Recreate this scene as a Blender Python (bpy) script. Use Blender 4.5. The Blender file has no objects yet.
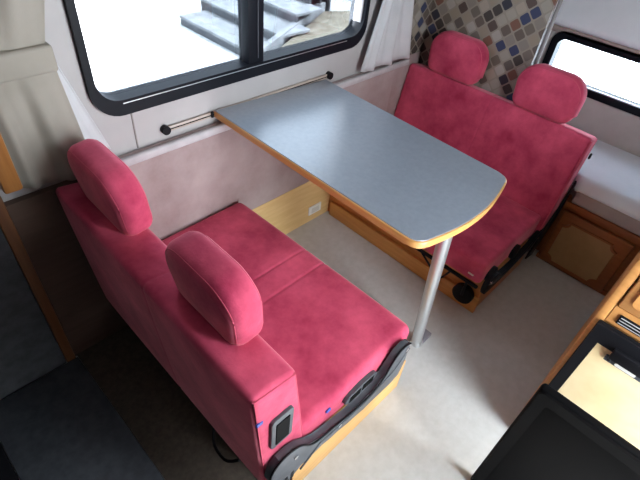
import bpy, bmesh, math, random
from mathutils import Vector, Matrix
random.seed(7)
PI = math.pi
C = bpy.context.scene.collection
S = bpy.context.scene

# ------------------------------------------------------------------ camera
cam_d = bpy.data.cameras.new('camera')
cam = bpy.data.objects.new('camera', cam_d)
C.objects.link(cam)
cam_d.sensor_fit = 'HORIZONTAL'
cam_d.sensor_width = 36.0
cam_d.lens = 465.67 / 640 * 36
cam_d.clip_start = 0.02
cam_d.clip_end = 200
R_ = Vector((0.70441363, -0.70447781, 0.08667441))
U_ = Vector((0.43015853, 0.52083861, 0.73735391))
F_ = Vector((0.56459284, 0.48211841, -0.66992295))
M = Matrix((R_, U_, -F_)).transposed().to_4x4()
M.translation = Vector((-0.912, -1.255, 1.537))
cam.matrix_world = M
S.camera = cam

# ------------------------------------------------------------------ daylight, exposure
SKY = 15.0
w = bpy.data.worlds.new('overcast_sky')
S.world = w
w.use_nodes = True
w.node_tree.nodes['Background'].inputs[0].default_value = (0.86, 0.94, 1.0, 1)
w.node_tree.nodes['Background'].inputs[1].default_value = SKY
sun_d = bpy.data.lights.new('sun', 'SUN')
sun_d.energy = 22
sun_d.angle = math.radians(8)
sun = bpy.data.objects.new('sun', sun_d)
C.objects.link(sun)
sun.rotation_euler = Vector((0.30, -0.35, 0.9)).to_track_quat('Z', 'Y').to_euler()
S.view_settings.view_transform = 'Standard'
S.view_settings.look = 'None'
S.view_settings.gamma = 1
S.view_settings.use_curve_mapping = False
S.view_settings.exposure = 0.75

def portal(name, loc, direction, sx, sy):
    d = bpy.data.lights.new(name, 'AREA')
    d.shape = 'RECTANGLE'
    d.size, d.size_y = sx, sy
    d.energy = 1
    d.cycles.is_portal = True
    o = bpy.data.objects.new(name, d)
    C.objects.link(o)
    o.location = loc
    o.rotation_euler = Vector(direction).to_track_quat('-Z', 'Z').to_euler()
    return o
portal('daylight_side_window', (0.1, 0.07, 1.12), (0, -1, 0), 1.12, 0.5)
portal('daylight_rear_window', (1.68, -1.0, 0.76), (-1, 0, 0), 1.0, 0.24)
portal('daylight_entrance', (-0.025, -1.93, 0.87), (0, 1, 0), 0.43, 1.74)

# ------------------------------------------------------------------ materials
def mat(name, col, rough=0.6, metal=0.0, **kw):
    m = bpy.data.materials.new(name)
    m.use_nodes = True
    b = m.node_tree.nodes['Principled BSDF']
    b.inputs['Base Color'].default_value = (*col, 1)
    b.inputs['Roughness'].default_value = rough
    b.inputs['Metallic'].default_value = metal
    for k, v in kw.items():
        b.inputs[k].default_value = v
    return m

def noise_mix(m, c1, c2, scale=6, detail=4, stretch=(1, 1, 1), lo=.35, hi=.65, bump=0.0, bscale=None, rough=.6):
    nt = m.node_tree
    b = nt.nodes['Principled BSDF']
    tc = nt.nodes.new('ShaderNodeTexCoord')
    mp = nt.nodes.new('ShaderNodeMapping')
    mp.inputs['Scale'].default_value = stretch
    nz = nt.nodes.new('ShaderNodeTexNoise')
    nz.inputs['Scale'].default_value = scale
    nz.inputs['Detail'].default_value = detail
    nz.inputs['Roughness'].default_value = rough
    cr = nt.nodes.new('ShaderNodeValToRGB')
    cr.color_ramp.elements[0].position = lo
    cr.color_ramp.elements[0].color = (*c1, 1)
    cr.color_ramp.elements[1].position = hi
    cr.color_ramp.elements[1].color = (*c2, 1)
    L = nt.links.new
    L(tc.outputs['Object'], mp.inputs[0])
    L(mp.outputs[0], nz.inputs['Vector'])
    L(nz.outputs['Fac'], cr.inputs[0])
    L(cr.outputs[0], b.inputs['Base Color'])
    if bump:
        n2 = nt.nodes.new('ShaderNodeTexNoise')
        n2.inputs['Scale'].default_value = bscale or scale * 8
        n2.inputs['Detail'].default_value = 3
        L(mp.outputs[0], n2.inputs['Vector'])
        bp = nt.nodes.new('ShaderNodeBump')
        bp.inputs['Strength'].default_value = bump
        bp.inputs['Distance'].default_value = 0.004
        L(n2.outputs['Fac'], bp.inputs['Height'])
        L(bp.outputs[0], b.inputs['Normal'])
    return m

def velvet():
    m = mat('red_velour', (0.5, 0.03, 0.08), 0.85)
    noise_mix(m, (0.34, 0.026, 0.070), (0.70, 0.105, 0.185), scale=7, detail=6, lo=.30, hi=.72, bump=.25, bscale=60, rough=.62)
    b = m.node_tree.nodes['Principled BSDF']
    b.inputs['Sheen Weight'].default_value = 0.55
    b.inputs['Sheen Roughness'].default_value = 0.4
    b.inputs['Sheen Tint'].default_value = (1.0, 0.45, 0.5, 1)
    b.inputs['Specular IOR Level'].default_value = 0.15
    return m

def wood(name, c1, c2, stretch, rough=.45, scale=5):
    m = mat(name, c1, rough)
    noise_mix(m, c1, c2, scale=scale, detail=5, stretch=stretch, lo=.3, hi=.7)
    return m

RED = velvet()
SEAMC = mat('red_piping', (0.50, 0.06, 0.11), .8)
ORANGE_Y = wood('orange_wood_along_bench', (0.50, 0.17, 0.035), (0.62, 0.26, 0.065), (14, 1.2, 14))
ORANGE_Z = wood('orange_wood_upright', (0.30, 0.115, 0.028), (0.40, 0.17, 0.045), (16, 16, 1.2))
PALE_X = wood('pale_wood', (0.62, 0.40, 0.16), (0.72, 0.50, 0.23), (1.2, 12, 12))
UNIT_W = wood('kitchen_oak', (0.52, 0.23, 0.065), (0.63, 0.31, 0.10), (14, 1.2, 14))
BEECH = wood('beech_edge', (0.54, 0.27, 0.08), (0.64, 0.35, 0.12), (2, 2, 20), rough=.35)
RED_W = wood('reddish_wood', (0.25, 0.07, 0.02), (0.33, 0.11, 0.03), (14, 1.2, 14), rough=.4)
CREAMW = wood('maple_panel', (0.36, 0.21, 0.085), (0.42, 0.26, 0.11), (3, 3, 3), rough=.5)
BLACK = mat('black_plastic', (0.008, 0.008, 0.010), .5, **{'Specular IOR Level': .12})
GLOSSB = mat('glossy_black', (0.0025, 0.0025, 0.003), .6, **{'Specular IOR Level': .05})
FRAMEB = mat('window_frame_black', (0.006, 0.007, 0.011), .5, **{'Specular IOR Level': .15})
GREYP = noise_mix(mat('grey_plastic', (0.10, 0.11, 0.13), .5), (0.050, 0.056, 0.066), (0.075, 0.082, 0.095), scale=20)
SILVER = mat('brushed_aluminium', (0.62, 0.64, 0.66), .32, 0.85)
CHROME = mat('bright_metal', (0.8, 0.8, 0.82), .2, 1.0)
BLUE = mat('blue_tab', (0.03, 0.06, 0.35), .5)
WHITEP = mat('white_plastic', (0.75, 0.74, 0.70), .4)
WALLW = noise_mix(mat('white_wallboard', (0.6, 0.57, 0.56), .55), (0.37, 0.35, 0.35), (0.42, 0.40, 0.40), scale=3)
PINKG = noise_mix(mat('pinkish_grey_felt', (0.4, 0.3, 0.3), .9), (0.28, 0.205, 0.20), (0.41, 0.33, 0.325), scale=4, detail=8, bump=.3, bscale=50)
CURT = noise_mix(mat('beige_curtain_cloth', (0.4, 0.37, 0.33), .9), (0.30, 0.275, 0.235), (0.35, 0.32, 0.28), scale=5, bump=.1, bscale=200)
CURW = noise_mix(mat('white_curtain_cloth', (0.6, 0.58, 0.57), .9), (0.48, 0.48, 0.50), (0.56, 0.56, 0.58), scale=5, bump=.1, bscale=200)
FLOORM = noise_mix(mat('grey_linoleum', (0.42, 0.40, 0.37), .38), (0.50, 0.495, 0.475), (0.56, 0.555, 0.54), scale=30, detail=6)
DGREY = noise_mix(mat('dark_grey_felt', (0.07, 0.075, 0.08), .95), (0.045, 0.05, 0.056), (0.07, 0.075, 0.085), scale=25)
MATG = noise_mix(mat('dark_grey_mat', (0.09, 0.1, 0.12), .5), (0.045, 0.05, 0.06), (0.07, 0.08, 0.095), scale=30)
BROWNP = wood('dark_brown_board', (0.07, 0.04, 0.028), (0.10, 0.06, 0.042), (1.2, 8, 8), rough=.7)
SHEET = noise_mix(mat('pale_blue_sheet', (0.7, 0.74, 0.8), .8), (0.76, 0.79, 0.85), (0.83, 0.86, 0.92), scale=4)
TAUPE = noise_mix(mat('taupe_fabric', (0.32, 0.25, 0.23), .9), (0.33, 0.27, 0.25), (0.38, 0.31, 0.29), scale=12)
WALLG = noise_mix(mat('light_grey_felt', (0.5, 0.47, 0.46), .9), (0.52, 0.49, 0.48), (0.58, 0.55, 0.54), scale=8)
CEIL = mat('ceiling_board', (0.33, 0.31, 0.29), .8)
CREAM = noise_mix(mat('cream_laminate', (0.8, 0.68, 0.42), .4), (0.80, 0.62, 0.33), (0.88, 0.72, 0.44), scale=9, detail=3)
TOP = noise_mix(mat('blue_grey_laminate', (0.2, 0.24, 0.29), .42, **{'Coat Weight': 1.0, 'Coat Roughness': .26}), (0.21, 0.245, 0.295), (0.24, 0.275, 0.33), scale=60, detail=5)
TOP.node_tree.nodes['Principled BSDF'].inputs['Specular IOR Level'].default_value = 1.0
TOP.node_tree.nodes['Principled BSDF'].inputs['Coat IOR'].default_value = 1.75
CONC = noise_mix(mat('pale_concrete', (0.5, 0.5, 0.48), .9), (0.42, 0.42, 0.41), (0.52, 0.52, 0.51), scale=3, detail=8)
CONCD = noise_mix(mat('dark_concrete_riser', (0.1, 0.1, 0.1), .9), (0.045, 0.048, 0.053), (0.11, 0.115, 0.12), scale=9, detail=8)  # mottled grey, darker than the treads
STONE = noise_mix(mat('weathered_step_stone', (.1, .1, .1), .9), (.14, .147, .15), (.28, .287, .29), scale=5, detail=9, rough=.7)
GRAVEL = noise_mix(mat('sandy_gravel', (0.4, 0.34, 0.24), .95), (0.12, 0.095, 0.06), (0.22, 0.195, 0.15), scale=14, detail=8)

def glass_mat(name, tint):
    m = bpy.data.materials.new(name)
    m.use_nodes = True
    nt = m.node_tree
    nt.nodes.clear()
    out = nt.nodes.new('ShaderNodeOutputMaterial')
    tr = nt.nodes.new('ShaderNodeBsdfTransparent')
    tr.inputs[0].default_value = (*tint, 1)   # tinted acrylic
    gl = nt.nodes.new('ShaderNodeBsdfGlossy')
    gl.inputs['Roughness'].default_value = 0.02
    mx = nt.nodes.new('ShaderNodeMixShader')
    mx.inputs[0].default_value = 0.06
    nt.links.new(tr.outputs[0], mx.inputs[1])
    nt.links.new(gl.outputs[0], mx.inputs[2])
    nt.links.new(mx.outputs[0], out.inputs[0])
    return m
GLASS = glass_mat('side_window_acrylic', (.34, .36, .385))
GLASS2 = glass_mat('rear_window_acrylic', (.72, .76, .80))

def mosaic_mat():
    m = mat('mosaic_tiles', (.3, .3, .3), .55)
    nt = m.node_tree
    L = nt.links.new
    b = nt.nodes['Principled BSDF']
    tc = nt.nodes.new('ShaderNodeTexCoord')
    sp = nt.nodes.new('ShaderNodeSeparateXYZ')
    L(tc.outputs['Object'], sp.inputs[0])
    def mth(op, a, c=None):
        n = nt.nodes.new('ShaderNodeMath')
        n.operation = op
        for i, v in enumerate((a, c)):
            if v is None: continue
            if hasattr(v, 'default_value'): L(v, n.inputs[i])
            else: n.inputs[i].default_value = v
        return n.outputs[0]
    k = 1 / (0.0455)
    s = k * math.sqrt(.5)
    y, z = sp.outputs['Y'], sp.outputs['Z']
    y = mth('SUBTRACT', y, sp.outputs['X'])
    a = mth('MULTIPLY', mth('ADD', y, z), s)
    c = mth('MULTIPLY', mth('SUBTRACT', y, z), s)
    cb = nt.nodes.new('ShaderNodeCombineXYZ')
    L(mth('FLOOR', a), cb.inputs[0]); L(mth('FLOOR', c), cb.inputs[1])
    wn = nt.nodes.new('ShaderNodeTexWhiteNoise')
    wn.noise_dimensions = '3D'
    L(cb.outputs[0], wn.inputs['Vector'])
    cr = nt.nodes.new('ShaderNodeValToRGB')
    cr.color_ramp.interpolation = 'CONSTANT'
    pal = [(0.30, 0.25, 0.19), (0.13, 0.10, 0.08), (0.035, 0.048, 0.11), (0.05, 0.04, 0.035), (0.36, 0.31, 0.25),
           (0.09, 0.06, 0.05), (0.34, 0.31, 0.26), (0.17, 0.14, 0.12), (0.03, 0.03, 0.045), (0.24, 0.21, 0.18),
           (0.19, 0.09, 0.06), (0.38, 0.35, 0.31), (0.12, 0.10, 0.085), (0.15, 0.125, 0.10)]
    pal = [tuple(.85 * c for c in p) for p in pal]
    e = cr.color_ramp.elements
    e[0].position = 0; e[0].color = (*pal[0], 1)
    e[1].position = 1 / len(pal); e[1].color = (*pal[1], 1)
    for i in range(2, len(pal)):
        q = e.new(i / len(pal)); q.color = (*pal[i], 1)
    L(wn.outputs['Value'], cr.inputs[0])
    # rounded tile mask
    fa = mth('ABSOLUTE', mth('SUBTRACT', mth('FRACT', a), .5))
    fc = mth('ABSOLUTE', mth('SUBTRACT', mth('FRACT', c), .5))
    d = mth('POWER', mth('ADD', mth('POWER', fa, 6.0), mth('POWER', fc, 6.0)), 1 / 6)
    g = mth('GREATER_THAN', d, .43)
    mx = nt.nodes.new('ShaderNodeMix')
    mx.data_type = 'RGBA'
    L(g, mx.inputs[0]); L(cr.outputs[0], mx.inputs[6])
    mx.inputs[7].default_value = (0.25, 0.22, 0.18, 1)
    L(mx.outputs[2], b.inputs['Base Color'])
    return m
MOSAIC = mosaic_mat()

# ------------------------------------------------------------------ helpers
def link(name, bm, m, parent=None, smooth=35, loc=None):
    me = bpy.data.meshes.new(name)
    bmesh.ops.recalc_face_normals(bm, faces=bm.faces[:])
    bm.to_mesh(me); bm.free()
    me.materials.append(m)
    if smooth:
        for p in me.polygons: p.use_smooth = True
        me.set_sharp_from_angle(angle=math.radians(smooth))
    o = bpy.data.objects.new(name, me)
    C.objects.link(o)
    if loc: o.location = loc
    if parent:
        o.parent = parent
        # meshes are given in world coordinates: move them into the parent's frame
        t = parent
        off = Vector((0, 0, 0))
        while t: off += t.location; t = t.parent
        me.transform(Matrix.Translation(-off))
    return o

def tag(o, label, cat, group=None):
    o['label'] = label; o['category'] = cat
    if group: o['group'] = group
    return o

def thing(name, loc, label, cat, group=None):
    o = bpy.data.objects.new(name, None)
    C.objects.link(o); o.location = loc; o.empty_display_size = .05
    return tag(o, label, cat, group)

def struct(name, bm, m, **k):
    o = link(name, bm, m, **k); o['kind'] = 'structure'; return o

def add_box(bm, a, b, bevel=0, seg=3):
    r = bmesh.ops.create_cube(bm, size=1)
    vs = r['verts']
    a, b = Vector(a), Vector(b)
    for v in vs:
        v.co = Vector(((a.x + b.x) / 2 + v.co.x * (b.x - a.x), (a.y + b.y) / 2 + v.co.y * (b.y - a.y), (a.z + b.z) / 2 + v.co.z * (b.z - a.z)))
    if bevel:
        es = list({e for v in vs for e in v.link_edges})
        bmesh.ops.bevel(bm, geom=es, offset=bevel, segments=seg, affect='EDGES', profile=.5)
    return bm

def box(a, b, bevel=0, seg=3):
    return add_box(bmesh.new(), a, b, bevel, seg)

def add_prism(bm, pts, ax, lo, hi, bevel=0, seg=2):
    """pts: 2D outline in the two other axes (ordered), extruded along axis ax from lo to hi"""
    def mk(p, t):
        q = list(p); q.insert(ax, t); return Vector(q)
    A = [bm.verts.new(mk(p, lo)) for p in pts]
    B = [bm.verts.new(mk(p, hi)) for p in pts]
    n = len(pts)
    fa = bm.faces.new(A); fb = bm.faces.new(B[::-1])
    for i in range(n):
        bm.faces.new((A[i], B[i], B[(i + 1) % n], A[(i + 1) % n]))
    if bevel:
        es = list(set(fa.edges) | set(fb.edges))
        bmesh.ops.bevel(bm, geom=es, offset=bevel, segments=seg, affect='EDGES', profile=.5)
    return bm
def prism(*a, **k): return add_prism(bmesh.new(), *a, **k)

def add_tube(bm, pts, r, n=12):
    pts = [Vector(p) for p in pts]
    rings = []
    for i, p in enumerate(pts):
        d = (pts[min(i + 1, len(pts) - 1)] - pts[max(i - 1, 0)]).normalized()
        u = d.cross(Vector((0, 0, 1)))
        if u.length < .1: u = d.cross(Vector((0, 1, 0)))
        u.normalize(); v = d.cross(u)
        rr = r[i] if isinstance(r, (list, tuple)) else r
        rings.append([bm.verts.new(p + (u * math.cos(2 * PI * k / n) + v * math.sin(2 * PI * k / n)) * rr) for k in range(n)])
    for a, b in zip(rings, rings[1:]):
        for k in range(n): bm.faces.new((a[k], a[(k + 1) % n], b[(k + 1) % n], b[k]))
    bm.faces.new(rings[0]); bm.faces.new(rings[-1][::-1])
    return bm
def tube(*a, **k): return add_tube(bmesh.new(), *a, **k)

def smooth_path(pts, n=6, closed=False):
    P = [Vector(p) for p in pts]; out = []
    N = len(P)
    rng = range(N if closed else N - 1)
    for i in rng:
        p0 = P[(i - 1) % N] if closed or i > 0 else P[i]
        p1 = P[i]; p2 = P[(i + 1) % N]
        p3 = P[(i + 2) % N] if closed or i + 2 < N else p2
        for k in range(n):
            t = k / n
            out.append(.5 * ((2 * p1) + (p2 - p0) * t + (2 * p0 - 5 * p1 + 4 * p2 - p3) * t * t + (3 * p1 - p0 - 3 * p2 + p3) * t ** 3))
    if not closed: out.append(P[-1])
    return out

def rrect(w, h, r, n=6, r2=None):
    """rounded rectangle outline centred on 0; r top radius, r2 bottom radius"""
    r2 = r if r2 is None else r2
    out = []
    for cx, cy, a0, rr in ((w/2, h/2, 0, r), (-w/2, h/2, 90, r), (-w/2, -h/2, 180, r2), (w/2, -h/2, 270, r2)):
        sx = 1 if cx > 0 else -1; sy = 1 if cy > 0 else -1
        for k in range(n + 1):
            a = math.radians(a0 + 90 * k / n)
            out.append((cx - sx * rr + rr * math.cos(a), cy - sy * rr + rr * math.sin(a)))
    return out

def qbox(quad, y0, y1, r, seams=(), puff=0.0, tilt=0.0, nu=10, ny=24, seam_side='z', seam_d=.0035, fn=None):
    """soft cushion: XZ quad (bl, br, tr, tl) swept from y0 to y1, rounded by r.
    seams: y positions where a stitched groove is pressed in; puff: outward crown of the large faces"""
    bl, br, tr, tl = [Vector(q) for q in quad]
    W = ((br - bl).length + (tr - tl).length) / 2; H = ((tl - bl).length + (tr - br).length) / 2; Ly = abs(y1 - y0)
    h = (W / 2, Ly / 2, H / 2)
    def samples(hh, n, extra=()):
        s = [-hh + r * (1 - math.cos(PI / 2 * k / 5)) for k in range(5)]
        m_ = hh - r
        s += [-m_ + 2 * m_ * k / n for k in range(n + 1)]
        s += [hh - r * (1 - math.cos(PI / 2 * k / 5)) for k in range(4, -1, -1)]
        s += list(extra)
        return sorted(set(round(v, 5) for v in s))
    ex = []
    for sy in seams:
        c = sy - (y0 + y1) / 2
        ex += [c - .012, c - .007, c - .003, c, c + .003, c + .007, c + .012]
    X, Y, Z = samples(h[0], nu), samples(h[1], ny, ex), samples(h[2], max(3, nu // 2))
    bm = bmesh.new(); cache = {}
    def vert(i, j, k):
        key = (i, j, k)
        if key in cache: return cache[key]
        p = Vector((X[i], Y[j], Z[k]))
        inn = Vector([max(-(hh - r), min(hh - r, c)) for c, hh in zip(p, h)])
        d = p - inn
        q = inn + d.normalized() * r if d.length > 1e-9 else p
        u, t, s_ = q.x / h[0], q.y / h[1], q.z / h[2]
        crown = max(0, 1 - u * u) * max(0, 1 - t * t) * (1 if True else 0)
        cz = puff * math.sqrt(max(0, (1 - abs(u) ** 4) * (1 - abs(t) ** 6))) * (s_)
        cx = puff * math.sqrt(max(0, (1 - abs(s_) ** 4) * (1 - abs(t) ** 6))) * (u)
        A = bl.lerp(br, (u + 1) / 2); B = tl.lerp(tr, (u + 1) / 2)
        P2 = A.lerp(B, (s_ + 1) / 2)
        yy = (y0 + y1) / 2 + q.y
        g = 0
        for sy in seams: g = max(g, math.exp(-((yy - sy) / .0045) ** 2))
        nx = cx - (g * seam_d * u if abs(u) > .9 else 0)
        nz = cz - (g * seam_d * s_ if abs(s_) > .9 else 0)
        co = Vector((P2.x + nx, yy, P2.y + nz + tilt * (yy - (y0 + y1) / 2)))
        if fn: co = fn(co)
        cache[key] = bm.verts.new(co)
        return cache[key]
    nx_, ny_, nz_ = len(X) - 1, len(Y) - 1, len(Z) - 1
    for i in range(nx_):
        for j in range(ny_):
            for k in (0, nz_): bm.faces.new((vert(i, j, k), vert(i + 1, j, k), vert(i + 1, j + 1, k), vert(i, j + 1, k)))
    for i in range(nx_):
        for k in range(nz_):
            for j in (0, ny_): bm.faces.new((vert(i, j, k), vert(i + 1, j, k), vert(i + 1, j, k + 1), vert(i, j, k + 1)))
    for j in range(ny_):
        for k in range(nz_):
            for i in (0, nx_): bm.faces.new((vert(i, j, k), vert(i, j + 1, k), vert(i, j + 1, k + 1), vert(i, j, k + 1)))
    return bm

def pillow(outline, thick, r, M4, crown=.008):
    """outline (list of 2D) -> soft slab of given thickness with rounded rim, axis = local x"""
    bm = bmesh.new()
    n = len(outline)
    cx = sum(p[0] for p in outline) / n; cy = sum(p[1] for p in outline) / n
    wx = max(abs(p[0] - cx) for p in outline); wy = max(abs(p[1] - cy) for p in outline)
    rings = []
    def ring(x, inset=None, scale=None):
        vs = []
        for (a, b) in outline:
            if scale is None: fx, fy = 1 - inset / wx, 1 - inset / wy
            else: fx = (1 - r / wx) * scale; fy = (1 - r / wy) * scale
            vs.append(bm.verts.new(M4 @ Vector((x, cx + (a - cx) * fx, cy + (b - cy) * fy))))
        rings.append(vs)
    hx = thick / 2
    for s in (.15, .45, .75, .93): ring(-hx - crown * (1 - s * s), scale=s)
    for k in range(7):
        a = PI / 2 * k / 6; ring(-hx + r * (1 - math.cos(a)), inset=r * (1 - math.sin(a)))
    for k in range(6, -1, -1):
        a = PI / 2 * k / 6; ring(hx - r * (1 - math.cos(a)), inset=r * (1 - math.sin(a)))
    for s in (.93, .75, .45, .15): ring(hx + crown * (1 - s * s), scale=s)
    for a, b in zip(rings, rings[1:]):
        for k in range(n): bm.faces.new((a[k], a[(k + 1) % n], b[(k + 1) % n], b[k]))
    bm.faces.new(rings[0]); bm.faces.new(rings[-1][::-1])
    return bm

# ================================================================== STRUCTURE
struct('floor', box((-2.0, -1.95, -0.06), (2.1, 0.0, 0.0)), FLOORM)
struct('ceiling', box((-2.0, -1.95, 1.8), (2.1, .06, 1.85)), CEIL)
struct('wall_left', box((-2.05, -1.95, 0), (-2.0, .06, 1.8)), DGREY)
def wall_back():
    bm = bmesh.new()
    x0, x1, z0, z1 = -.449, .649, .874, 1.392
    add_box(bm, (-2.0, 0, 0), (x0, .06, 1.8)); add_box(bm, (x1, 0, 0), (2.1, .06, 1.8))
    add_box(bm, (x0, 0, 0), (x1, .06, z0)); add_box(bm, (x0, 0, z1), (x1, .06, 1.8))
    return bm
struct('wall_back', wall_back(), WALLW)
def wall_front():
    bm = bmesh.new()
    add_box(bm, (-2.0, -1.95, 0), (-.24, -1.9, 1.8)); add_box(bm, (.19, -1.95, 0), (2.1, -1.9, 1.8))
    add_box(bm, (-.24, -1.95, 1.74), (.19, -1.9, 1.8))
    return bm
struct('wall_front', wall_front(), WALLG)
def wall_right():
    bm = bmesh.new()
    y0, y1, z0, z1 = -1.50, -.470, .665, .865
    add_box(bm, (1.6, -1.9, 0), (1.66, y0, .905)); add_box(bm, (1.6, y1, 0), (1.66, 0, .905))
    add_box(bm, (1.6, y0, 0), (1.66, y1, z0)); add_box(bm, (1.6, y0, z1), (1.66, y1, .905))
    return bm
struct('wall_right', wall_right(), WALLG)

# mosaic partition behind the rear bench
struct('wall_partition', box((1.155, -.545, .0), (1.175, -.002, 1.79)), MOSAIC)
struct('trim_10', box((.93, -.005, .724), (1.154, -.0005, 1.79)), MOSAIC)
struct('trim_1', tube([(1.168, -.558, .36), (1.168, -.558, 1.79)], .008), mat('grey_edge_trim', (.2, .19, .19), .5))
# lower side wall: seam strip, padded felt panel, pale board
struct('trim_2', box((-.50, -.017, .262), (.94, -.001, .722), .008, 4), PINKG)
struct('trim_9', box((.941, -.006, .262), (1.150, -.001, .722)), PINKG)
struct('trim_8', box((-.50, -.038, .693), (1.02, -.0175, .7235), .009, 4), noise_mix(mat('ledge_felt', (.4, .38, .4), .75), (.40, .375, .39), (.50, .475, .49), scale=12))
struct('trim_3', box((-.368, -.0035, .724), (-.364, -.0005, .86)), mat('seam_shadow_gap', (.25, .22, .21), .8))
struct('trim_4', box((-.50, -.014, 0.0), (.60, -.0005, .262), .002, 1), PALE_X)
struct('trim_5', box((-.763, -.022, 0.0), (-.502, -.0005, .70)), BROWNP)

def ring_bm(outer, inner, ax, lo, hi, bevel=.004):
    bm = bmesh.new()
    def mk(p, t):
        q = list(p); q.insert(ax, t); return Vector(q)
    n = len(outer)
    V = [[bm.verts.new(mk(p, t)) for p in ring] for ring, t in ((outer, lo), (outer, hi), (inner, hi), (inner, lo))]
    for a in range(4):
        A, B = V[a], V[(a + 1) % 4]
        for k in range(n): bm.faces.new((A[k], A[(k + 1) % n], B[(k + 1) % n], B[k]))
    es = [e for e in bm.edges if len(e.link_faces) == 2 and e.calc_face_angle(0) > 1.2]
    if bevel: bmesh.ops.bevel(bm, geom=es, offset=bevel, segments=2, affect='EDGES', profile=.5)
    return bm

def shift(o, dx, dz): return [(a + dx, b + dz) for a, b in o]
# side window
wo = bpy.data.objects.new('window_1', None); C.objects.link(wo); wo.location = (.098, 0, .85); wo['kind'] = 'structure'
cxw, czw = .100, 1.132
link('window_frame', ring_bm(shift(rrect(1.150, .566, .085, 8), cxw, czw), shift(rrect(1.108, .474, .066, 8), cxw, czw), 1, -.016, .05), FRAMEB, wo)
link('window_rail', box((-.39, -.0172, .884), (.56, -.0158, .8865)), SILVER, wo)
ml = link('mullion', box((.068, -.012, .890), (.134, .045, 1.38), .006, 2), FRAMEB, wo)
link('mullion_strip', box((.106, -.0135, .91), (.109, -.0125, 1.36)), GREYP, ml)
p1 = link('glass_pane', box((-.435, .028, .888), (.07, .032, 1.376)), GLASS, wo)
p2 = link('glass_pane', box((.12, .028, .888), (.635, .032, 1.376)), GLASS, wo)
# rear window
wr = bpy.data.objects.new('window_2', None); C.objects.link(wr); wr.location = (1.6, -.98, .65); wr['kind'] = 'structure'
link('window_frame', ring_bm(shift(rrect(1.08, .246, .06, 8), -.985, .765), shift(rrect(1.010, .176, .035, 8), -.985, .765), 0, 1.588, 1.65), FRAMEB, wr)
link('window_rail', box((1.581, -1.46, .680), (1.587, -.52, .686)), SILVER, wr)
link('glass_pane', box((1.625, -1.495, .672), (1.629, -.475, .858)), GLASS2, wr)

sh = link('padded_locker', qbox([(1.560, .908), (2.04, .908), (2.04, 1.16), (1.690, 1.16)], -1.89, -.01, .03, puff=.01), SHEET, smooth=70)
tag(sh, 'light grey padded locker above the small rear window', 'locker')
struct('trim_7', box((2.05, -1.9, .905), (2.1, 0, 1.8)), WALLG)
struct('trim_6', box((1.588, -1.89, .872), (1.5995, -.01, .9065), .004, 2), TAUPE)

# ================================================================== OUTSIDE
struct('ground', box((-6, .3, -.85), (26, 34, -.80)), CONC)
st = thing('concrete_steps', (3.6, 4.2, -.8), 'pale concrete steps with dark risers outside the side window', 'steps')
for i in range(6):
    x = 2.72 + .45 * i
    z = -.80 + .13 * i
    ys = 3.02 + .5 * (x - 2.7)
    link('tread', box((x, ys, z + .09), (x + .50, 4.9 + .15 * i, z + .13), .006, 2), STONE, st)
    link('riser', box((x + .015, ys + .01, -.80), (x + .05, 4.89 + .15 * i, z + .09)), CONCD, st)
tag(link('gravel_bed', prism([(2.2, 1.8), (2.55, 2.90), (4.55, 3.88), (5.2, 3.6), (5.0, 1.8)], 2, -.80, -.60, .05, 3), GRAVEL), 'sandy gravel bed beside the steps outside the side window', 'gravel bed')
link('stone_kerb', prism([(2.50, 2.93), (2.58, 3.04), (4.62, 4.05), (4.66, 3.94)], 2, -.80, -.52, .01, 2), STONE, st)
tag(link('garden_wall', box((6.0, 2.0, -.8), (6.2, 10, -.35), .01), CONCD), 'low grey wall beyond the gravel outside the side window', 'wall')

# ================================================================== TABLE
TT = .735
tb = thing('dinette_table', (.2, -.45, 0), 'blue-grey topped table with beech edge between the two red benches', 'table')
def table_outline(off):
    fl, fr = (-.086 - off, -.0125), (.462 + off, -.0125)
    nr, nl = (.452 + off, -.862 - off), (-.052 - off, -.862 - off)
    pts = [fr, fl]
    # near-left corner
    def corner(c, d1, d2, r, n=6):
        c = Vector(c); a = c + Vector(d1).normalized() * r; b = c + Vector(d2).normalized() * r
        return [tuple((1 - t) ** 2 * a + 2 * t * (1 - t) * c + t * t * b) for t in [k / n for k in range(n + 1)]]
    pts += corner(nl, (0, 1), (1, -.12), .045)
    for k in range(1, 8):
        t = k / 8
        x = nl[0] + .045 + (nr[0] - nl[0] - .09) * t
        pts.append((x, nl[1] - .030 * 4 * t * (1 - t) - .004))
    pts += corner(nr, (-1, -.12), (0, 1), .045)
    return pts
def tz(x, y):
    t = (y + .86) / .86
    return TT + t * (.036 - .022 * (x + .086) / .55)
bmT = prism(table_outline(-.004), 2, .025, .031, .001, 1)
for v in bmT.verts: v.co.z += tz(v.co.x, v.co.y) - .030
link('tabletop', bmT, TOP, tb)
bmE = prism(table_outline(0), 2, .006, .0295, .004, 3)
for v in bmE.verts: v.co.z += tz(v.co.x, v.co.y) - .031
link('table_edge', bmE, BEECH, tb)
leg = link('leg', tube([(.098, -.858, .706), (.246, -.836, .012)], .0205, 20), SILVER, tb)
link('leg_foot', tube([(.247, -.836, .0), (.247, -.836, .02)], .024, 20), SILVER, leg)
link('foot_lever', box((.262, -.858, .0), (.322, -.822, .020), .003, 2), mat('grey_foot_plastic', (.22, .21, .24), .5), leg)
link('leg_hinge', box((.065, -.875, .694), (.130, -.80, .7065), .003, 2), BLACK, tb)
link('batten', box((-.01, -.80, .688), (.03, -.10, .706)), BEECH, tb)
rl = thing('table_rail', (.1, -.01, .755), 'pale metal wall rail with black end caps below the side window', 'rail')
link('rail_bar', box((-.262, -.010, .748), (.478, -.0008, .766), .002, 2), mat('pale_champagne_metal', (.40, .33, .28), .4, .0), rl)
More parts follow.
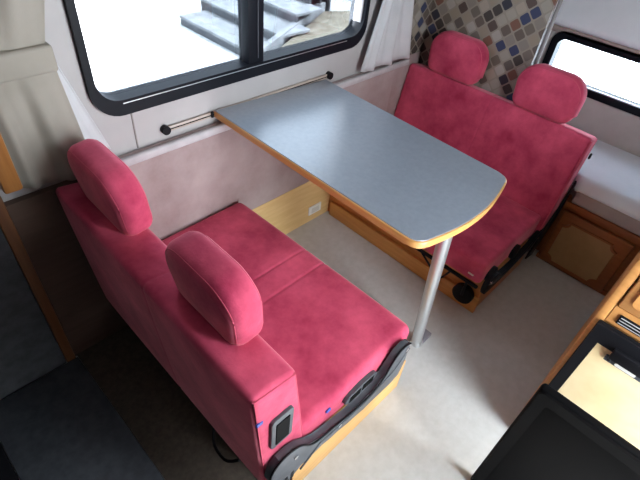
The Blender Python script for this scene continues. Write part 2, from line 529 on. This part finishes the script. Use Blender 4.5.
link('rail_groove', box((-.255, -.0115, .755), (.470, -.0098, .758)), BLACK, rl)
for x in (-.270, .483):
    link('end_cap', tube([(x, -.0005, .759), (x, -.020, .759)], .0145, 16), BLACK, rl)
link('rail_clamp', box((-.099, -.018, .750), (-.090, -.011, .772), .002, 2), BLACK, rl)

# ================================================================== BENCHES
GEAR = [(-.040, .345), (-.052, .380), (-.080, .392), (-.112, .385), (-.138, .355), (-.158, .312), (-.195, .280), (-.26, .272), (-.32, .280), (-.385, .296),
        (-.445, .308), (-.475, .330), (-.510, .378), (-.545, .398), (-.580, .396), (-.605, .370), (-.612, .33), (-.590, .24), (-.54, .205), (-.498, .240), (-.455, .228), (-.417, .240),
        (-.385, .222), (-.351, .228), (-.310, .208), (-.272, .212), (-.23, .195), (-.193, .205), (-.103, .192), (-.055, .205), (-.042, .26)]

def bench(name, label, near):
    """near=True: faces +X. near=False: its twin facing -X, mirrored at mid-table"""
    f = 1 if near else -1
    if near:
        seat = [(-.500, .235), (-.004, .250), (.004, .372), (-.500, .362)]
        back = [(-.600, .200), (-.455, .235), (-.520, .692), (-.640, .708)]
        tilt = -.03
        hy = [(-.080, -.355), (-.545, -.800)]
        base = (-.50, .034); bz = .170; org = (-.25, -.45, 0)
        gx = lambda x: x; gz = lambda z: z
        seams, bseam = (-.415, -.512), (-.503,)
    else:
        seat = [(.500, .195), (1.02, .180), (1.00, .300), (.486, .312)]
        seat = [(.502, .214), (1.02, .205), (1.00, .318), (.480, .334)]
        back = [(.965, .16), (1.075, .14), (1.160, .662), (1.068, .684)]
        tilt = 0
        hy = [(-.088, -.372), (-.535, -.815)]
        base = (.577, 1.02); bz = .192; org = (.8, -.45, 0)
        gx = lambda x: .484 - x * .93; gz = lambda z: .190 + (z - .27) * .48
        seams, bseam = (), (-.465,)
    b = thing(name, org, label, 'bench', None)
    B0, B1 = base
    bb = link('bench_base', box((B0, -.905, 0), (B1, -.004 if not near else -.022, bz), .004, 2), ORANGE_Y if not near else wood('light_bench_wood', (.62, .33, .10), (.72, .42, .15), (1.2, 14, 14)), b)
    if not near:
        link('plinth', box((.562, -.912, 0), (.5765, -.036, .085), .003, 2), wood('light_plinth_wood', (.60, .27, .07), (.70, .35, .10), (14, 1.2, 14)), b)
    s = link('seat', qbox(seat, -.900, -.020, .028 if near else .018, seams, seam_d=.0022, puff=.006, tilt=tilt), RED, b, smooth=60)
    k = link('backrest', qbox(back, -.903 if near else -.922, -.020 if near else -.007, .017, bseam, puff=.006, seam_d=.0018), RED, b, smooth=60)
    # piping round the aisle end of the backrest and along the seat's front edge
    ye = -.899 if near else -.918
    ql = [Vector(q) for q in back]; qc = sum(ql, Vector((0, 0))) / 4
    ins = [q + (Vector((math.copysign(.0055, qc.x - q.x), math.copysign(.0055, qc.y - q.y)))) for q in ql]
    link('piping', tube([(q.x, ye, q.y) for q in (ins[1], ins[2], ins[3], ins[0])], .0028, 8), SEAMC, k)
    if not near:
        link('piping', tube([(.4835, -.880, .326), (.4835, -.05, .326)], .0026, 8), SEAMC, s)
    # headrests
    ang = math.radians(7) * (-1 if near else 1)
    for (ya, yb_) in hy:
        wdt = ya - yb_
        out = rrect(wdt, .190, .082, 9, .032) if near else rrect(wdt, .190, .085, 9, .045)
        # wide crown, slightly narrower foot
        out = [(c * (1.0 - (.06 if d < -.05 else 0)), d) for c, d in out]
        cx = (back[2][0] + back[3][0]) / 2
        cz = (.790 if near else .778)
        xo = .024 if near else -.006
        M4 = Matrix.Translation(Vector((cx + xo, (ya + yb_) / 2, cz))) @ Matrix.Rotation(ang, 4, 'Y')
        thick = .088 if near else .085
        h = link('headrest', pillow(out, thick, .030, M4, .008), RED, b, smooth=70)
        for sx in (-1, 1):
            o2 = [(c * (1 - 2 * .010 / wdt), d * (1 - 2 * .010 / .19)) for c, d in out]
            loop = [M4 @ Vector((sx * (thick / 2 - .0095), c, d)) for c, d in o2]
            bm = bmesh.new()
            add_tube(bm, loop + [loop[0]], .0022, 6)
            link('piping', bm, SEAMC, h)
    # side plate (recliner gear)
    gp = [(gx(x), gz(z)) for x, z in GEAR]
    pl = link('side_plate', prism(gp, 1, -.928, -.906, .004, 2), GREYP if near else BLACK, b)
    rim = [(gx(x), -.930, gz(z)) for x, z in GEAR[1:17]]
    link('plate_rim', tube(smooth_path(rim, 4), .003, 8), BLACK, pl)
    for (x, z) in ((-.062, .355), (-.525, .335), (-.35, .262)):
        link('bolt', tube([(gx(x), -.927, gz(z)), (gx(x), -.932, gz(z))], .0065, 12), CHROME, pl)
    for i in range(3):
        x = -.58 + .022 * i
        link('vent_slot', box((min(gx(x), gx(x + .010)), -.9295, gz(.215)), (max(gx(x), gx(x + .010)), -.9275, gz(.250))), BLACK, pl)
    link('rib', tube([(gx(-.50), -.929, gz(.215)), (gx(-.43), -.929, gz(.268)), (gx(-.24), -.929, gz(.248)), (gx(-.10), -.929, gz(.285)), (gx(-.045), -.929, gz(.345))], .0028, 6), GREYP, pl)
    if near:
        # oval bezel in the seat's side with belt slots
        ov = [(-.248 + .070 * math.cos(t) * (1 if abs(math.cos(t)) < 2 else 1), .322 + .028 * math.sin(t) + .07 * .072 * math.cos(t)) for t in [2 * PI * q / 28 for q in range(28)]]
        bz_ = link('seat_bezel', prism(ov, 1, -.913, -.895, .003, 2), GREYP, b)
        link('bezel_slot', box((-.300, -.9145, .306), (-.254, -.9125, .333)), GLOSSB, bz_)
        link('bezel_slot', box((-.244, -.9145, .310), (-.198, -.9125, .338)), GLOSSB, bz_)
        bk = prism(shift(rrect(.066, .128, .012, 4), -.562, .512), 1, -.912, -.898, .003, 2)
        o = link('belt_housing', bk, GREYP, b)
        link('housing_slot', box((-.582, -.9145, .466), (-.543, -.9115, .557)), GLOSSB, o)
        for x, z in ((-.382, .352), (-.622, .605)):
            o = link('fabric_tab', box((x - .009, -.906, z - .005), (x + .009, -.899, z + .005), .002, 1), BLUE, b); o['label'] = 'small blue tab'
        link('release_lever', tube(smooth_path([(-.56, -.63, .205), (-.60, -.655, .10), (-.612, -.73, .108), (-.59, -.775, .15)], 4), .0045, 8), BLACK, b)
    else:
        for (x, z, rx) in ((.575, .240, .038), (.775, .240, .036)):
            ov = [(x + rx * math.cos(t), z + .034 * math.sin(t)) for t in [2 * PI * q / 24 for q in range(24)]]
            link('seat_bezel', prism(ov, 1, -.916, -.895, .003, 2), BLACK, b)
        link('hinge_arm', prism([(.95, .10), (1.03, .08), (1.12, .25), (1.155, .44), (1.14, .46), (1.09, .34), (.985, .23)], 1, -.932, -.9235, .003, 2), BLACK, b)
        link('seat_frame_bar', box((.492, -.90, .198), (.508, -.05, .209), .004, 2), BLACK, b)
        link('adjuster_wire', tube(smooth_path([(.500, -.62, .203), (.500, -.68, .160), (.500, -.72, .130), (.500, -.745, .135), (.500, -.775, .203)], 4), .0045, 8), BLACK, b)
        kb = link('adjuster_knob', tube([(.5615, -.846, .094), (.556, -.846, .094), (.552, -.846, .094), (.528, -.846, .094), (.524, -.846, .094)], [.036, .043, .046, .046, .040], 24), BLACK, b)
        link('knob_shaft', tube([(.526, -.846, .094), (.515, -.848, .13), (.505, -.852, .203)], .006, 8), BLACK, kb)
        link('care_label', box((.478, -.872, .262), (.484, -.848, .266)), WHITEP, b)
        link('back_toggle', box((1.150, -.930, .565), (1.166, -.921, .590), .003, 1), BLACK, b)
    return b
A_ = bench('bench_seat', 'red velour two-seat bench nearest the viewer, seen from behind its backrest', True)
B_ = bench('bench_seat', 'red velour two-seat bench in front of the mosaic wall, facing the viewer', False)
A_['group'] = B_['group'] = 'red benches either side of the table'

# ================================================================== WALL SOCKET
so = thing('wall_socket', (.466, -.014, .07), 'small white socket on the pale wooden board under the table', 'socket')
link('socket_plate', box((.425, -.021, .048), (.510, -.0145, .098), .002, 2), WHITEP, so)
link('socket_insert', box((.442, -.024, .058), (.493, -.0205, .088), .001, 1), mat('ivory_plastic', (.62, .60, .55), .4), so)

# ================================================================== CURTAINS
def curtain(name, label, fn_left, fn_right, z0, z1, folds, depth, yoff, m, nz=40, nu=90, tie=None, phase=0, hem=0):
    bm = bmesh.new(); G = []
    for j in range(nz + 1):
        z = z0 + (z1 - z0) * j / nz
        row = []
        for i in range(nu + 1):
            u = i / nu
            x = fn_left(z) + (fn_right(z) - fn_left(z)) * u
            w_ = fn_right(z) - fn_left(z)
            k = 1.0
            if tie: k = .18 + .82 * min(1, max(0, abs(z - tie) - .03) / .12)
            s = math.sin(2 * PI * folds * u + phase + .8 * math.sin(3 * u + 2 * z)) * .7 + .3 * math.sin(2 * PI * folds * 2.3 * u * (1 - .2 * u) + 1 + phase + 1.5 * z)
            y = yoff + depth * k * s - (.012 if tie and abs(z - tie) > .03 else 0)
            zz = z + hem * (.5 - u) * max(0, 1 - (z - z0) / .25)
            row.append(bm.verts.new((x, y, zz)))
        G.append(row)
    for j in range(nz):
        for i in range(nu): bm.faces.new((G[j][i], G[j][i + 1], G[j + 1][i + 1], G[j + 1][i]))
    o = link(name, bm, m, smooth=80)
    sd = o.modifiers.new('thick', 'SOLIDIFY'); sd.thickness = .003; sd.offset = 0
    return o
def lerp(a, b, t): return a + (b - a) * max(0, min(1, t))
# left curtain: gathered by its band at z 1.09
cl = thing('curtain', (-.62, -.05, .75), 'beige curtain gathered by a band left of the side window', 'curtain', 'curtains beside the side window')
def LL(z): return -.745
def LR(z):
    if z < 1.10: return lerp(-.520, -.560, (z - .74) / .36)
    return lerp(-.560, -.470, (z - 1.10) / .30)
o = curtain('curtain_drape', '', LL, LR, .748, 1.72, 2.6, .012, -.052, CURT, tie=1.07, hem=.035); o.parent = cl; o.data.transform(Matrix.Translation(-Vector(cl.location)))
def LL2(z): return -.57
def LR2(z): return lerp(-.455, -.555, (z - .76) / .34)
o = curtain('curtain_lining', '', LL2, LR2,   .765, 1.12, 1.6, .008, -.026, CURW, nz=20, nu=40); o.parent = cl; o.data.transform(Matrix.Translation(-Vector(cl.location)))
o['label'] = 'white lining edge'
bnd = link('tie_band', box((-.751, -.073, 1.035), (-.548, -.030, 1.098), .008, 3), CURT, cl)
cr_ = thing('curtain', (.85, -.04, .70), 'white curtain hanging in the corner between side window and mosaic wall', 'curtain', 'curtains beside the side window')
def RL(z): return lerp(.690, .745, (z - .74) / .40)
def RR(z): return lerp(1.0, .925, (z - .74) / .27)
o = curtain('curtain_drape', '', lambda z: lerp(.650, .735, (z - .76) / .30), RR, .745, 1.72, 3.0, .019, -.045, CURW, phase=1.5); o.parent = cr_; o.data.transform(Matrix.Translation(-Vector(cr_.location)))

# ================================================================== LEFT SIDE: felt panel, post, mat
pn = thing('side_panel', (-1.3, -.02, 0), 'dark grey felt panel standing on the floor at the far left', 'panel')
link('lower_panel', box((-1.95, -.030, 0.0), (-.796, -.001, .745), .004, 2), DGREY, pn)
link('panel_trim', box((-.795, -.034, 0.0), (-.764, -.001, .742), .004, 2), wood('dark_orange_wood', (.12, .042, .014), (.17, .065, .02), (16, 16, 1.2)), pn)
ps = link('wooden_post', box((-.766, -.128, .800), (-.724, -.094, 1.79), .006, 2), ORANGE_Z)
ps.name = 'wooden_post'
tag(ps, 'orange wooden post beside the beige curtain at the left edge', 'post')
fm = link('floor_mat', box((-1.065, -1.30, .001), (-.758, -.036, .012), .004, 2), MATG)
tag(fm, 'dark grey mat lying on the floor behind the nearest bench', 'mat', 'floor mats at the lower left')
cp = link('floor_shade_strip', box((-.757, -1.30, .0005), (-.505, -.016, .006), .002, 2), noise_mix(mat('brown_floor_shade', (.1, .08, .06), .95), (.050, .038, .028), (.080, .062, .047), scale=60))  # added strip; the shade behind the bench is put into its colour
tag(cp, 'dark brown strip of painted shade on the floor between the dark grey mat and the nearest bench', 'painted shade')
fk = link('floor_mat', box((-1.60, -1.20, .001), (-1.067, -.036, .010), .003, 2), BLACK)
tag(fk, 'black mat at the bottom left corner, left of the dark grey mat', 'mat', 'floor mats at the lower left')

# ================================================================== BED AT THE REAR
def clear_bench(co):
    if co.y > -.935 and co.x < 1.3: co.x = max(co.x, 1.195)
    return co
bd = thing('bed_base', (1.3, -1.0, 0), 'reddish wooden bed base with a maple-inlaid door at the right', 'bed base')
link('bed_panel', prism([(1.155, -1.89), (1.595, -1.89), (1.595, -.56), (1.195, -.56), (1.195, -.932), (1.155, -.932)], 2, 0, .355), RED_W, bd)
link('top_rail', box((1.135, -1.89, .318), (1.156, -.934, .356), .004, 2), RED_W, bd)
link('bottom_rail', box((1.143, -1.89, 0.0), (1.156, -.93, .022)), RED_W, bd)
dr = link('door', box((1.134, -1.258, .008), (1.154, -.945, .305), .006, 3), RED_W, bd)
def octo(y0, y1, z0, z1, c):
    # rectangle with stepped, scooped corners
    pts = []
    for (yy, zz, sy, sz, a0) in ((y1, z1, -1, -1, 0), (y0, z1, 1, -1, 1), (y0, z0, 1, 1, 2), (y1, z0, -1, 1, 3)):
        arc = []
        for k in range(7):
            t = PI / 2 * k / 6
            arc.append((yy + sy * c * math.cos(t), zz + sz * c * math.sin(t)))
        # arc concave around the corner
        if a0 in (0, 2): arc = arc[::-1]
        pts += arc
    return pts
op = octo(-1.212, -.975, .034, .262, .030)
link('inlay', prism(op, 0, 1.128, 1.1345, .002, 1), CREAMW, dr)
link('inlay_moulding', ring_bm(octo(-1.220, -.967, .026, .270, .030), op, 0, 1.126, 1.1342, .001), RED_W, dr)
mt = thing('mattress', (1.37, -1.2, .36), 'mattress under a pale blue-white cover below the small rear window', 'mattress')
link('mattress_core', qbox([(1.118, .360), (1.590, .360), (1.590, .455), (1.150, .430)], -1.885, -.575, .022, ny=60, fn=clear_bench), TAUPE, mt, smooth=70)
def cov():
    return qbox([(1.135, .408), (1.592, .40), (1.592, .478), (1.175, .466)], -1.887, -.573, .030, puff=.004, ny=60, fn=clear_bench)
link('mattress_cover', cov(), SHEET, mt, smooth=70)

# ================================================================== KITCHEN UNIT
KX, KY = .20, -1.278
ku = thing('kitchen_unit', (.5, -1.6, 0), 'light oak kitchen cabinet at the right edge, around the fridge', 'cabinet')
link('cabinet_side', box((KX, KY - .022, 0), (.85, KY, .862), .003, 2), UNIT_W, ku)
link('cabinet_body', box((KX + .012, -1.885, 0), (.85, KY - .0225, .862)), UNIT_W, ku)
link('worktop', box((KX - .012, -1.888, .863), (.86, KY + .005, .892), .005, 3), wood('pale_worktop_edge', (.62, .48, .28), (.68, .54, .33), (2, 2, 2)), ku)
link('upper_rail', box((KX, -1.885, .640), (KX + .0115, KY - .0228, .698), .001, 1), UNIT_W, ku)
dp = link('drawer_front', box((KX - .004, -1.87, .700), (KX + .0115, KY - .026, .855), .004, 2), UNIT_W, ku)
link('drawer_moulding', ring_bm(shift(rrect(.53, .105, .012, 4), -1.590, .777), shift(rrect(.50, .078, .010, 4), -1.590, .777), 0, KX - .009, KX - .0042, .002), UNIT_W, dp)
vg = link('vent_grille', box((KX - .004, -1.62, .652), (KX - .0002, -1.322, .682), .001, 1), BLACK, ku)
for i in range(3):
    link('grille_slat', box((KX - .007, -1.615,   .6578 + .0090 * i), (KX - .0041, -1.326, .6587 + .0090 * i)), mat('grey_slat', (.35, .35, .35), .5), vg)
fr = thing('refrigerator', (KX, -1.58, .18), 'black framed fridge with a cream door panel and latch at the right edge', 'refrigerator')
FY0, FY1 = -1.86, -1.291
link('door_frame', box((KX - .014, FY0, .10), (KX - .0008, FY1, .638), .004, 2), BLACK, fr)
link('door_lip', ring_bm([(FY1 - .002, .636), (FY0 + .002, .636), (FY0 + .002, .102), (FY1 - .002, .102)], [(FY1 - .028, .578), (FY0 + .028, .578), (FY0 + .028, .125), (FY1 - .028, .125)], 0, KX - .020, KX - .0142, .002), BLACK, fr)
link('door_panel', box((KX - .0165, FY0 + .029, .126), (KX - .0142, FY1 - .029, .576)), CREAM, fr)
lt = link('door_latch', box((KX - .034, -1.55, .563), (KX - .0205, -1.358, .600), .004, 2), BLACK, fr)
link('latch_plate', box((KX - .0235, -1.52, .543), (KX - .0168, -1.352, .5625), .002, 2), GREYP, fr)
link('latch_insert', prism(shift(rrect(.052, .010, .0045, 4), -1.405, .553), 0, KX - .0265, KX - .0236), WHITEP, fr)
for y in (-1.363, -1.452):
    link('latch_screw', tube([(KX - .0236, y, .553), (KX - .026, y, .553)], .0035, 10), CHROME, fr)
# black door panel standing open in front of the fridge
AX, AZ = -.060, .572
ap = thing('appliance_door', (AX, -1.58, 0), 'glossy black door panel in the bottom right corner, in front of the cream fridge panel', 'door panel')
link('door_body', box((AX, -1.875, .0), (AX + .028, KY + .006, AZ), .010, 4), GLOSSB, ap)
link('door_rim', ring_bm(shift(rrect(.590, AZ - .006, .016, 5), -1.573, AZ / 2), shift(rrect(.534, AZ - .070, .012, 5), -1.573, AZ / 2), 0, AX - .007, AX + .001, .003), GLOSSB, ap)
